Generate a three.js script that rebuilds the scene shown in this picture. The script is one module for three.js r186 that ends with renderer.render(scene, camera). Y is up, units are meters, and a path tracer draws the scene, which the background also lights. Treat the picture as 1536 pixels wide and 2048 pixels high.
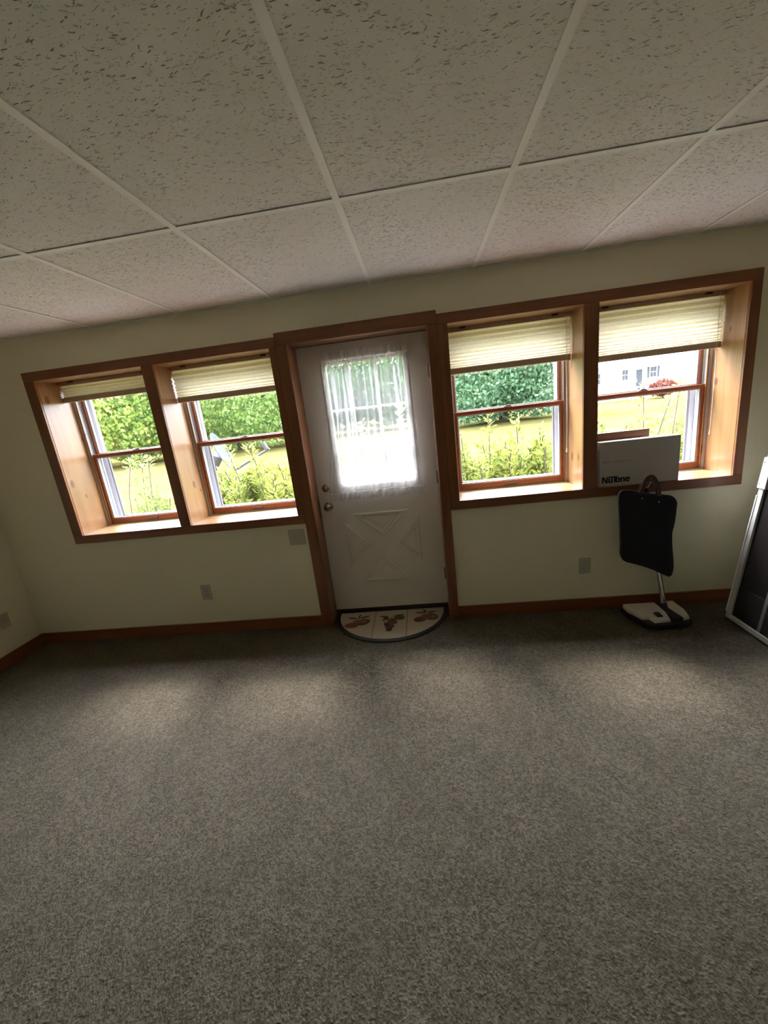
import * as THREE from 'three';
import { RoundedBoxGeometry } from 'three/addons/geometries/RoundedBoxGeometry.js';
import { mergeGeometries, mergeVertices } from 'three/addons/utils/BufferGeometryUtils.js';

// ---------------------------------------------------------------- camera, sky, sun, exposure
const scene = new THREE.Scene();
const camera = new THREE.PerspectiveCamera(103.858, 1536 / 2048, 0.05, 400);
camera.position.set(-0.09645, 1.53141, 2.67319);
camera.rotation.set(-0.25135, 0.1115, -0.11938, 'YXZ');
scene.add(camera);

const renderer = new THREE.WebGLRenderer({ antialias: true });
renderer.toneMapping = THREE.LinearToneMapping;
renderer.toneMappingExposure = 2.3;
renderer.shadowMap.enabled = true;

const toSun = new THREE.Vector3(-0.22, 0.80, -0.52).normalize();    // high over the lawn, veiled by thin cloud
{ // a hazy bright summer sky: thin even cloud, brighter overhead than at the horizon, with the wide glow that haze spreads round the sun
  const W = 256, H = 128, d = new Float32Array(W * H * 4), v = new THREE.Vector3();
  for (let r = 0; r < H; r++) {
    const lat = ((r + 0.5) / H - 0.5) * Math.PI, t = Math.max(0, Math.sin(lat)), L = 5.2 * (1 + 1.3 * t);
    for (let c = 0; c < W; c++) {
      const lon = ((c + 0.5) / W - 0.5) * 2 * Math.PI; v.set(Math.cos(lat) * Math.cos(lon), Math.sin(lat), Math.cos(lat) * Math.sin(lon));
      const a = Math.acos(Math.min(1, v.dot(toSun))) * 180 / Math.PI, G = lat > 0 ? 32 * Math.exp(-(a * a) / (2 * 18 * 18)) : 0;
      d.set([L * 0.94 + G * 0.94, L + G * 0.98, L * (1.09 + 0.08 * t) + G * 1.18, 1], (r * W + c) * 4);
    }
  }
  const sky = new THREE.DataTexture(d, W, H, THREE.RGBAFormat, THREE.FloatType);
  sky.mapping = THREE.EquirectangularReflectionMapping; sky.magFilter = THREE.LinearFilter; sky.needsUpdate = true;
  scene.background = sky;
}
const sun = new THREE.DirectionalLight(new THREE.Color(1, 0.97, 0.95), 5);
sun.position.copy(toSun).multiplyScalar(60).add(new THREE.Vector3(0, 0, -12));
sun.target.position.set(0, 0, -12);
sun.castShadow = true; sun.shadow.radius = 22;
sun.shadow.mapSize.set(4096, 4096);
Object.assign(sun.shadow.camera, { left: -45, right: 45, top: 45, bottom: -45, near: 1, far: 130 });
scene.add(sun, sun.target);

// ---------------------------------------------------------------- random numbers and noise
function rng(seed) { let s = seed >>> 0; return () => { s = (s + 0x6d2b79f5) >>> 0; let t = Math.imul(s ^ (s >>> 15), 1 | s); t = (t + Math.imul(t ^ (t >>> 7), 61 | t)) ^ t; return ((t ^ (t >>> 14)) >>> 0) / 4294967296; }; }
function hash(x, y, s) { let h = Math.imul(x, 374761393) ^ Math.imul(y, 668265263) ^ Math.imul(s, 974711); h = Math.imul(h ^ (h >>> 13), 1274126177); return ((h ^ (h >>> 16)) >>> 0) / 4294967296; }
function vn(x, y, px, py, s) { // value noise that repeats after px, py cells
  const ix = Math.floor(x), iy = Math.floor(y), fx = x - ix, fy = y - iy, m = (a, n) => ((a % n) + n) % n;
  const u = fx * fx * (3 - 2 * fx), v = fy * fy * (3 - 2 * fy);
  const a = hash(m(ix, px), m(iy, py), s), b = hash(m(ix + 1, px), m(iy, py), s), c = hash(m(ix, px), m(iy + 1, py), s), d = hash(m(ix + 1, px), m(iy + 1, py), s);
  return a + (b - a) * u + (c - a) * v + (a - b - c + d) * u * v;
}
const clamp01 = (x) => Math.min(1, Math.max(0, x));
function dataTex(W, H, f, srgb, w = 1, h = 1) { // f(u, v) -> [r, g, b] in 0..1 ; w, h: its size in metres
  const d = new Uint8Array(W * H * 4);
  for (let y = 0; y < H; y++) for (let x = 0; x < W; x++) { const c = f(x / W, y / H), o = (y * W + x) * 4; d[o] = 255 * clamp01(c[0]); d[o + 1] = 255 * clamp01(c[1]); d[o + 2] = 255 * clamp01(c[2]); d[o + 3] = 255; }
  const t = new THREE.DataTexture(d, W, H); t.wrapS = t.wrapT = THREE.RepeatWrapping; t.magFilter = THREE.LinearFilter; t.minFilter = THREE.LinearMipmapLinearFilter; t.generateMipmaps = true;
  t.repeat.set(1 / w, 1 / h); if (srgb) t.colorSpace = THREE.SRGBColorSpace; t.needsUpdate = true; return t;
}
function canvasTex(W, H, draw, srgb = true) {
  const c = document.createElement('canvas'); c.width = W; c.height = H; draw(c.getContext('2d'), W, H);
  const t = new THREE.CanvasTexture(c); t.wrapS = t.wrapT = THREE.RepeatWrapping; if (srgb) t.colorSpace = THREE.SRGBColorSpace; return t;
}

// ---------------------------------------------------------------- materials
const std = (o) => new THREE.MeshStandardMaterial(o), phys = (o) => new THREE.MeshPhysicalMaterial(o);
const lin = (r, g, b) => new THREE.Color().setRGB(r, g, b);
function woodTex(seed, a, b, knots) { // u along the grain (1.6 m), v across (0.4 m); a, b sRGB tones
  const r = rng(seed), kn = Array.from({ length: knots }, () => [0.06 + 0.88 * r(), 0.1 + 0.8 * r(), 0.006 + 0.012 * r()]);
  return dataTex(1024, 512, (u, v) => {
    let bend = 0.06 * vn(u * 6, v * 3, 6, 3, seed), dark = 0;
    for (const [ku, kv, kr] of kn) { const du = (u - ku) * 1.6, dv = (v - kv) * 0.4, d = Math.hypot(du * 0.7, dv * 1.2); bend += 0.05 * Math.exp(-d * d / (9 * kr * kr)) * Math.sign(dv); if (d < kr * 1.6) dark = Math.max(dark, clamp01((kr * 1.5 - d) / (kr * 0.6))); }
    const vv = v + bend, ring = vn(u * 3, vv * 14, 3, 14, seed + 1), fine = vn(u * 10, vv * 110, 10, 110, seed + 2), pore = vn(u * 40, v * 256, 40, 256, seed + 3);
    const t = clamp01(0.45 * ring + 0.4 * fine + 0.25 * pore - 0.05);
    return [0, 1, 2].map((i) => { const c = (a[i] + (b[i] - a[i]) * t) / 255; return c * (1 - dark) + dark * [0.42, 0.24, 0.12][i]; });
  }, true, 1.6, 0.4);
}
const oakMap = woodTex(11, [148, 90, 47], [106, 58, 27], 0);
const pineMap = woodTex(23, [164, 126, 84], [136, 96, 58], 6);
const M = {};
M.oak = phys({ map: oakMap, roughness: 0.42, clearcoat: 0.35, clearcoatRoughness: 0.3 });
M.pine = phys({ map: pineMap, roughness: 0.36, clearcoat: 0.6, clearcoatRoughness: 0.22 });
M.sashWood = phys({ map: woodTex(37, [158, 90, 50], [116, 60, 30], 0), roughness: 0.4, clearcoat: 0.4, clearcoatRoughness: 0.25 });
const peel = dataTex(512, 512, (u, v) => { const n = 0.6 * vn(u * 90, v * 90, 90, 90, 5) + 0.4 * vn(u * 200, v * 200, 200, 200, 6); return [n, n, n]; }, false, 0.6, 0.6);
M.wall = std({ color: lin(0.83, 0.79, 0.585), roughness: 0.85, bumpMap: peel, bumpScale: 0.0006 });
M.siding = std({ color: lin(0.62, 0.62, 0.6), roughness: 0.8 });
M.vinyl = std({ color: lin(0.46, 0.50, 0.54), roughness: 0.45 });
M.aluminium = std({ color: lin(0.20, 0.21, 0.23), roughness: 0.45, metalness: 0.1 });
M.gasket = std({ color: lin(0.05, 0.045, 0.04), roughness: 0.8 });
M.bronze = std({ color: lin(0.10, 0.07, 0.045), roughness: 0.45, metalness: 0.6 });
M.glass = phys({ color: 0xffffff, transmission: 1, roughness: 0, thickness: 0, ior: 1.5 });
const shadeWeave = dataTex(256, 256, (u, v) => { const n = 0.88 + 0.12 * vn(u * 64, v * 24, 64, 24, 8) * vn(u * 24, v * 120, 24, 120, 9); return [n, n * 0.985, n * 0.95]; }, true, 0.15, 0.15);
M.shade = phys({ color: lin(0.94, 0.90, 0.74), map: shadeWeave, transmission: 0.5, roughness: 1, thickness: 0, side: THREE.DoubleSide });
M.shadeRail = std({ color: lin(0.46, 0.37, 0.27), roughness: 0.6 });
M.cord = std({ color: lin(0.75, 0.7, 0.6), roughness: 0.8 });
M.doorPaint = std({ color: lin(0.84, 0.79, 0.70), roughness: 0.5, bumpMap: peel, bumpScale: 0.0002 });
M.sheer = phys({ color: lin(0.80, 0.80, 0.82), specularIntensity: 0.2, transmission: 0.14, roughness: 1, thickness: 0, transparent: true, opacity: 0.32, side: THREE.DoubleSide });
M.lace = phys({ color: lin(0.9, 0.89, 0.87), transmission: 0.4, roughness: 1, thickness: 0, transparent: true, opacity: 0.8, side: THREE.DoubleSide });
M.muntin = std({ color: lin(0.40, 0.38, 0.34), roughness: 0.6 });
M.brass = std({ color: lin(0.50, 0.41, 0.27), roughness: 0.22, metalness: 1 });
M.chrome = std({ color: lin(0.72, 0.70, 0.68), roughness: 0.2, metalness: 1 });
M.plate = std({ color: lin(0.50, 0.47, 0.36), roughness: 0.5 });
M.slot = std({ color: lin(0.04, 0.04, 0.035), roughness: 0.7 });
M.gridBar = std({ color: lin(0.86, 0.86, 0.82), roughness: 0.5 });
M.blackRubber = std({ color: lin(0.018, 0.017, 0.016), roughness: 0.75 });

// carpet: short speckled loops
const carpetF = (u, v) => { const a = vn(u * 220, v * 220, 220, 220, 31), b = vn(u * 110, v * 110, 110, 110, 32), c = vn(u * 420, v * 420, 420, 420, 33); return 0.42 * a + 0.28 * b + 0.3 * c; };
const carpetMap = dataTex(1024, 1024, (u, v) => {
  const n = carpetF(u, v), m = vn(u * 12, v * 12, 12, 12, 34), f = hash(Math.floor(u * 340), Math.floor(v * 340), 35);
  const t = clamp01((n - 0.28) * 2.3) * 0.8 + 0.2 * f, w = (m - 0.5) * 0.03;
  return [0.262 + 0.165 * t + w, 0.240 + 0.152 * t + w, 0.192 + 0.130 * t + w];
}, true, 1.1, 1.1);
const carpetBump = dataTex(1024, 1024, (u, v) => { const n = carpetF(u, v); return [n, n, n]; }, false, 1.1, 1.1);
M.carpet = phys({ map: carpetMap, bumpMap: carpetBump, bumpScale: 0.005, roughness: 0.9, specularIntensity: 0.4, sheen: 0.2, sheenColor: lin(0.8, 0.78, 0.84), sheenRoughness: 0.5 });

// ceiling tile: white painted mineral fibre; shade inside the short fissures and pin holes is painted into the map as grey
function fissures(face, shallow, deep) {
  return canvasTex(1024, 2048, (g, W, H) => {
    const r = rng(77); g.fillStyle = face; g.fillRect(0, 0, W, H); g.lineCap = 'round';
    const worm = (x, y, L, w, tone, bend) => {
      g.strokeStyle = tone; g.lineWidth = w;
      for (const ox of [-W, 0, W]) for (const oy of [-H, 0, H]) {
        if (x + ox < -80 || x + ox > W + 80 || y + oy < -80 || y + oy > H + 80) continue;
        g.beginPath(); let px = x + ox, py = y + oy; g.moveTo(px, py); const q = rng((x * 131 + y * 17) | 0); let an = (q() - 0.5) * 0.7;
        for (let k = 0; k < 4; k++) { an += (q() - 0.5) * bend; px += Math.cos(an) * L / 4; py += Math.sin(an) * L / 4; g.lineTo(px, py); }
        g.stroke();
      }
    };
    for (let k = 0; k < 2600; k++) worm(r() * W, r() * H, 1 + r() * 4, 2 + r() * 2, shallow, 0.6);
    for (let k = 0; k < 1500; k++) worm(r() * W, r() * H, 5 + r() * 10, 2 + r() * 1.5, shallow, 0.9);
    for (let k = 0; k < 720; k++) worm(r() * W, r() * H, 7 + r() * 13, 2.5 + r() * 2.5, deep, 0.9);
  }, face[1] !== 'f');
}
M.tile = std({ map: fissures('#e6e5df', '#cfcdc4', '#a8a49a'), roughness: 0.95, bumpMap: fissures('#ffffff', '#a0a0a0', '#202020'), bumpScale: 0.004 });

// ---------------------------------------------------------------- helpers
const used = new Map();
function numbered(n) { const k = used.get(n) || 0; used.set(n, k + 1); return k ? n + '_' + String(k).padStart(3, '0') : n; }
function tag(o, label, category, group, kind) { o.userData.label = label; o.userData.category = category; if (group) o.userData.group = group; if (kind) o.userData.kind = kind; return o; }
function thing(name, label, category, pos = [0, 0, 0], opt = {}) { const g = new THREE.Group(); g.name = numbered(name); g.position.set(...pos); scene.add(g); return tag(g, label, category, opt.group, opt.kind); }
const shell = (name, label, category) => thing(name, label, category, [0, 0, 0], { kind: 'structure' });
function mesh(name, geo, mat, parent) { const m = new THREE.Mesh(geo, mat); m.name = name; m.castShadow = m.receiveShadow = true; parent.add(m); return m; }
function one(name, geo, mat, label, category, opt = {}) { const m = mesh(numbered(name), geo, mat, scene); return tag(m, label, category, opt.group, opt.kind); }
function uvMetres(g, along) { // box-mapped uv in metres; u runs along the given axis (the grain)
  g = g.index ? g.toNonIndexed() : g; g.computeBoundingBox(); const s = g.boundingBox.getSize(new THREE.Vector3()).toArray();
  const L = along ?? s.indexOf(Math.max(...s)), p = g.attributes.position, uv = new Float32Array(p.count * 2), off = (hash(Math.round(g.boundingBox.min.x * 977), Math.round(g.boundingBox.min.y * 977), 3)) * 1.37;
  const A = new THREE.Vector3(), B = new THREE.Vector3(), C = new THREE.Vector3();
  for (let i = 0; i < p.count; i += 3) {
    A.fromBufferAttribute(p, i); B.fromBufferAttribute(p, i + 1); C.fromBufferAttribute(p, i + 2);
    const n = B.clone().sub(A).cross(C.clone().sub(A)).toArray().map(Math.abs), ax = n.indexOf(Math.max(...n)), rest = [0, 1, 2].filter((k) => k !== ax);
    const ua = rest.includes(L) ? L : rest[0], va = rest.find((k) => k !== ua);
    for (const [k, P] of [[i, A], [i + 1, B], [i + 2, C]]) { const a = P.toArray(); uv[k * 2] = a[ua] + off; uv[k * 2 + 1] = a[va] + off * 0.7; }
  }
  g.setAttribute('uv', new THREE.BufferAttribute(uv, 2)); return g;
}
// box given by its corners, edges softened
function box(x0, x1, y0, y1, z0, z1, r = 0.002, along) {
  const w = x1 - x0, h = y1 - y0, d = z1 - z0, m = Math.min(w, h, d), g = r > 0 && m > r * 2.2 ? new RoundedBoxGeometry(w, h, d, 1, r) : new THREE.BoxGeometry(w, h, d);
  g.translate((x0 + x1) / 2, (y0 + y1) / 2, (z0 + z1) / 2); return uvMetres(g, along);
}
function ring(x0, x1, y0, y1, l, rr, b, t, z0, z1, bev = 0.0015) { // a rectangular frame
  const s = new THREE.Shape([[x0, y0], [x1, y0], [x1, y1], [x0, y1]].map((p) => new THREE.Vector2(...p)));
  s.holes.push(new THREE.Path([[x0 + l, y0 + b], [x0 + l, y1 - t], [x1 - rr, y1 - t], [x1 - rr, y0 + b]].map((p) => new THREE.Vector2(...p))));
  const g = new THREE.ExtrudeGeometry(s, { depth: z1 - z0 - 2 * bev, bevelEnabled: true, bevelThickness: bev, bevelSize: bev, bevelOffset: -bev, bevelSegments: 1 }); g.translate(0, 0, z0 + bev); return uvMetres(g);
}
function tube(pts, r, seg = 24, rad = 8, closed = false) { return new THREE.TubeGeometry(new THREE.CatmullRomCurve3(pts.map((p) => new THREE.Vector3(...p)), closed), seg, r, rad, closed); }
function rod(a, b, r, r2 = r, rad = 12) { const A = new THREE.Vector3(...a), B = new THREE.Vector3(...b), L = A.distanceTo(B), g = new THREE.CylinderGeometry(r2, r, L, rad); g.translate(0, L / 2, 0); g.applyQuaternion(new THREE.Quaternion().setFromUnitVectors(new THREE.Vector3(0, 1, 0), B.clone().sub(A).normalize())); g.translate(A.x, A.y, A.z); return g; }
function lathe(pts, seg = 28) { return new THREE.LatheGeometry(pts.map((p) => new THREE.Vector2(...p)), seg); }
function poly(pts, depth, bev = 0.002, seg = 2) { const g = new THREE.ExtrudeGeometry(new THREE.Shape(pts.map((p) => new THREE.Vector2(...p))), { depth, bevelEnabled: bev > 0, bevelThickness: bev, bevelSize: bev, bevelOffset: -bev, bevelSegments: seg, curveSegments: 8 }); return g; }

// ---------------------------------------------------------------- the room
const XL = -3.31, XR = 2.04, ZB = 5.2, YC = 2.2563, WT = 0.40;
const YB = 0.875, YT = 1.98;                                        // clear window openings
const OPEN = [[-2.668, -1.882], [-1.802, -1.003], [0.125, 0.917], [1.003, 1.818]];
{ // wall with four windows and a door
  const s = new THREE.Shape([[XL - 0.1, -0.2], [-0.9, -0.2], [-0.9, 2.005], [0.012, 2.005], [0.012, -0.2], [XR + 0.1, -0.2], [XR + 0.1, 2.75], [XL - 0.1, 2.75]].map((p) => new THREE.Vector2(...p)));
  for (const [a, b] of OPEN) s.holes.push(new THREE.Path([[a - 0.014, YB - 0.014], [a - 0.014, YT + 0.014], [b + 0.014, YT + 0.014], [b + 0.014, YB - 0.014]].map((p) => new THREE.Vector2(...p))));
  const g = new THREE.ExtrudeGeometry(s, { depth: WT, bevelEnabled: false }); g.translate(0, 0, -WT);
  one('wall_back', g, M.wall, 'off-white painted wall holding the door and the two pairs of windows', 'wall', { kind: 'structure' });
}
one('wall_left', box(XL - 0.1, XL, -0.2, 2.6, 0, ZB, 0), M.wall, 'off-white painted side wall with one outlet beside the far corner', 'wall', { kind: 'structure' });
one('wall_right', box(XR, XR + 0.1, -0.2, 2.6, 0, ZB, 0), M.wall, 'off-white painted side wall behind the leaning white framed panel', 'wall', { kind: 'structure' });
one('wall_front', box(XL - 0.1, XR + 0.1, -0.2, 2.6, ZB, ZB + 0.1, 0), M.wall, 'off-white painted wall opposite the windows', 'wall', { kind: 'structure' });
one('floor', mergeGeometries([box(XL, XR, -0.2, 0, 0, ZB, 0), box(-0.9, 0.012, -0.2, 0, -WT, 0, 0)]), M.carpet, 'grey beige speckled carpet covering the whole room', 'carpet', { kind: 'structure' });

{ // suspended ceiling: each tile and each bar of the grid
  const c = shell('ceiling', 'suspended ceiling of fissured white tiles in a painted metal grid', 'ceiling');
  const G0 = -1.53518, P = 0.61, xs = [XL], zs = [0, 1.03886, 2.25886, 3.47886, 4.69886, ZB];
  for (let k = -4; k <= 8; k++) { const x = G0 + k * P; if (x > XL + 0.02 && x < XR - 0.02) xs.push(x); } xs.push(XR);
  const tileGeo = new Map();
  for (let i = 0; i + 1 < xs.length; i++) for (let j = 0; j + 1 < zs.length; j++) {
    const w = xs[i + 1] - xs[i] - 0.006, d = zs[j + 1] - zs[j] - 0.006, v = (i * 3 + j) % 4, key = w.toFixed(3) + d.toFixed(3) + v;
    if (!tileGeo.has(key)) {
      const g = new THREE.BoxGeometry(w, 0.014, d), p = g.attributes.position, uv = g.attributes.uv;
      for (let k = 0; k < p.count; k++) uv.setXY(k, (p.getX(k) * (v & 1 ? -1 : 1)) / 0.61 + v * 0.37, (p.getZ(k) * (v & 2 ? -1 : 1)) / 1.22 + v * 0.21);
      tileGeo.set(key, g);
    }
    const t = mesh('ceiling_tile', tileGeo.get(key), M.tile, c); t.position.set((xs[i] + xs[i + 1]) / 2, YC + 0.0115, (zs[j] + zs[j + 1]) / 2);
  }
  const hb = 0.012;
  for (const x of xs.slice(1, -1)) mesh('grid_bar', box(x - hb, x + hb, YC, YC + 0.003, 0, ZB, 0), M.gridBar, c);
  for (const z of zs.slice(1, -1)) for (let i = 0; i + 1 < xs.length; i++) mesh('grid_bar', box(xs[i] + (i ? hb : 0), xs[i + 1] - (i + 2 < xs.length ? hb : 0), YC + 0.0003, YC + 0.0028, z - hb, z + hb, 0), M.gridBar, c);
  mesh('ceiling_deck', box(XL - 0.1, XR + 0.1, 2.6, 2.75, 0, ZB + 0.1, 0), M.wall, c);
}
{
  const t = shell('trim_1', 'white metal wall angle round the edge of the ceiling', 'ceiling trim');
  mesh('wall_angle', box(XL, XR, YC - 0.0005, YC + 0.003, 0, 0.02, 0), M.gridBar, t); mesh('wall_angle', box(XL, XL + 0.02, YC - 0.001, YC + 0.003, 0.02, ZB, 0), M.gridBar, t); mesh('wall_angle', box(XR - 0.02, XR, YC - 0.001, YC + 0.003, 0.02, ZB, 0), M.gridBar, t);
}
// casings
const CZ = 0.018;
{
  const t = shell('trim_2', 'brown oak casing round the pair of windows beside the lock side of the door', 'window casing');
  mesh('casing_board', box(-2.743, -0.957, YT, 2.042, 0, CZ, 0.004), M.oak, t); mesh('casing_board', box(-2.743, -0.957, 0.813, YB, 0, CZ, 0.004), M.oak, t);
  mesh('casing_board', box(-2.743, -2.668, YB, YT, 0, CZ, 0.004), M.oak, t); mesh('casing_board', box(-1.882, -1.802, YB, YT, 0, CZ, 0.004), M.oak, t); mesh('casing_board', box(-1.003, -0.957, YB, YT, 0, CZ, 0.004), M.oak, t);
}
{
  const t = shell('trim_3', 'brown oak casing and jamb round the white door', 'door casing');
  mesh('casing_board', box(-0.957, 0.061, 1.986, 2.065, 0, 0.021, 0.005), M.oak, t);
  mesh('casing_board', box(-0.957, -0.879, 0, 1.986, 0, 0.021, 0.005), M.oak, t); mesh('casing_board', box(-0.004, 0.061, 0, 1.986, 0, 0.021, 0.005), M.oak, t);
  mesh('casing_bead', box(-0.879, -0.004, 1.986, 1.998, 0.019, 0.026, 0.003), M.oak, t); mesh('casing_bead', box(-0.893, -0.881, 0, 1.986, 0.019, 0.026, 0.003), M.oak, t); mesh('casing_bead', box(-0.001, 0.011, 0, 1.986, 0.019, 0.026, 0.003), M.oak, t);
  mesh('jamb_board', box(-0.9, -0.884, 0, 1.99, -0.168, 0, 0.001), M.oak, t); mesh('jamb_board', box(-0.003, 0.012, 0, 1.99, -0.168, 0, 0.001), M.oak, t); mesh('jamb_board', box(-0.9, 0.012, 1.99, 2.005, -0.168, 0, 0.001), M.oak, t);
  mesh('weather_strip', box(-0.9, -0.885, 0, 1.99, -0.1755, -0.168, 0), M.gasket, t); mesh('weather_strip', box(-0.002, 0.012, 0, 1.99, -0.1755, -0.168, 0), M.gasket, t); mesh('weather_strip', box(-0.885, -0.002, 1.988, 2.005, -0.1755, -0.168, 0), M.gasket, t);
  mesh('strike_plate', box(-0.8845, -0.8825, 0.80, 0.95, -0.165, -0.13, 0), M.bronze, t);
  mesh('door_sill', box(-0.9, 0.012, 0, 0.028, -0.30, -0.172, 0.003), M.bronze, t);
}
{
  const t = shell('trim_4', 'brown oak casing round the pair of windows with the white box', 'window casing');
  mesh('casing_board', box(0.061, 1.874, YT, 2.042, 0, CZ, 0.004), M.oak, t); mesh('casing_board', box(0.061, 1.874, 0.813, YB, 0, CZ, 0.004), M.oak, t);
  mesh('casing_board', box(0.061, 0.125, YB, YT, 0, CZ, 0.004), M.oak, t); mesh('casing_board', box(0.917, 1.003, YB, YT, 0, CZ, 0.004), M.oak, t); mesh('casing_board', box(1.818, 1.874, YB, YT, 0, CZ, 0.004), M.oak, t);
}
{
  const t = shell('baseboard_back', 'brown oak baseboard under the windows on both sides of the door', 'baseboard');
  mesh('board', box(XL, -0.957, 0, 0.088, 0, 0.014, 0.004), M.oak, t); mesh('board', box(0.061, XR, 0, 0.088, 0, 0.014, 0.004), M.oak, t);
  one('baseboard_left', box(XL, XL + 0.014, 0, 0.088, 0.014, ZB, 0.004), M.oak, 'brown oak baseboard along the side wall with one outlet', 'baseboard', { kind: 'structure' });
  one('baseboard_right', box(XR - 0.014, XR, 0, 0.088, 0.014, ZB, 0.004), M.oak, 'brown oak baseboard behind the leaning white framed panel', 'baseboard', { kind: 'structure' });
}

// ---------------------------------------------------------------- windows
function makeWindow(n, [a, b], label) {
  const w = shell('window_' + n, label, 'window');
  for (const [x0, x1] of [[a - 0.014, a], [b, b + 0.014]]) mesh('jamb_board', box(x0, x1, YB - 0.014, YT + 0.014, -0.252, 0, 0.001, 1), M.pine, w);
  mesh('sill_board', box(a, b, YB - 0.014, YB, -0.252, 0, 0.001), M.pine, w); mesh('head_board', box(a, b, YT, YT + 0.014, -0.252, 0, 0.001), M.pine, w);
  // vinyl frame with side tracks
  mesh('frame', ring(a - 0.014, b + 0.014, YB - 0.014, YT + 0.014, 0.03, 0.03, 0.02, 0.024, -WT - 0.012, -0.252), M.vinyl, w);
  for (const s of [0, 1]) {
    const x = s ? b - 0.016 : a + 0.016, q = s ? -1 : 1, at = (p, r, z0, z1, m, nm) => mesh(nm, box(Math.min(x + q * p, x + q * r), Math.max(x + q * p, x + q * r), YB + 0.006, YT - 0.01, z0, z1, 0.001), m, w);
    at(0, 0.012, -0.2625, -0.2525, M.pine, 'side_stop'); at(0, 0.010, -0.300, -0.2965, M.vinyl, 'track_rib'); at(0, 0.012, -0.345, -0.338, M.vinyl, 'track_rib');
  }
  const mid = 1.443;
  const sash = (nm, y0, y1, z1, bot, top, st) => {
    const x0 = a + 0.018, x1 = b - 0.018, s = mesh(nm, ring(x0, x1, y0, y1, st, st, bot, top, z1 - 0.032, z1, 0.002), M.sashWood, w);
    mesh('glazing_bead', ring(x0 + st - 0.002, x1 - st + 0.002, y0 + bot - 0.002, y1 - top + 0.002, 0.009, 0.009, 0.009, 0.009, z1 - 0.026, z1 - 0.008), M.vinyl, s);
    mesh('pane', box(x0 + st - 0.001, x1 - st + 0.001, y0 + bot - 0.001, y1 - top + 0.001, z1 - 0.019, z1 - 0.0165, 0), M.glass, s); return s;
  };
  const lo = sash('lower_sash', YB + 0.007, mid, -0.263, 0.042, 0.026, 0.027); sash('upper_sash', 1.418, YT - 0.006, -0.302, 0.026, 0.04, 0.027);
  mesh('sash_lift', box((a + b) / 2 - 0.04, (a + b) / 2 + 0.04, YB + 0.018, YB + 0.034, -0.263, -0.253, 0.002), M.bronze, lo);
  const lk = mesh('sash_lock', box((a + b) / 2 - 0.028, (a + b) / 2 + 0.028, mid, mid + 0.006, -0.287, -0.267, 0.002), M.bronze, lo);
  mesh('lock_lever', box((a + b) / 2 - 0.012, (a + b) / 2 + 0.022, mid + 0.006, mid + 0.013, -0.281, -0.273, 0.002), M.bronze, lk);
  // storm frame outside
  const st = mesh('storm_frame', ring(a + 0.018, b - 0.018, YB + 0.008, YT - 0.012, 0.03, 0.03, 0.022, 0.03, -0.392, -0.368), M.vinyl, w);
  mesh('storm_rail', ring(a + 0.05, b - 0.05, YB + 0.031, 1.432, 0.014, 0.014, 0.018, 0.022, -0.384, -0.372), M.aluminium, st);
  return w;
}
makeWindow(1, OPEN[0], 'double-hung wood window farthest from the door, shade pulled almost fully up');
makeWindow(2, OPEN[1], 'double-hung wood window beside the door with the satellite dish outside');
makeWindow(3, OPEN[2], 'double-hung wood window on the hinge side of the door with shrub outside');
makeWindow(4, OPEN[3], 'double-hung wood window with the white box standing on its sill');

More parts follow.
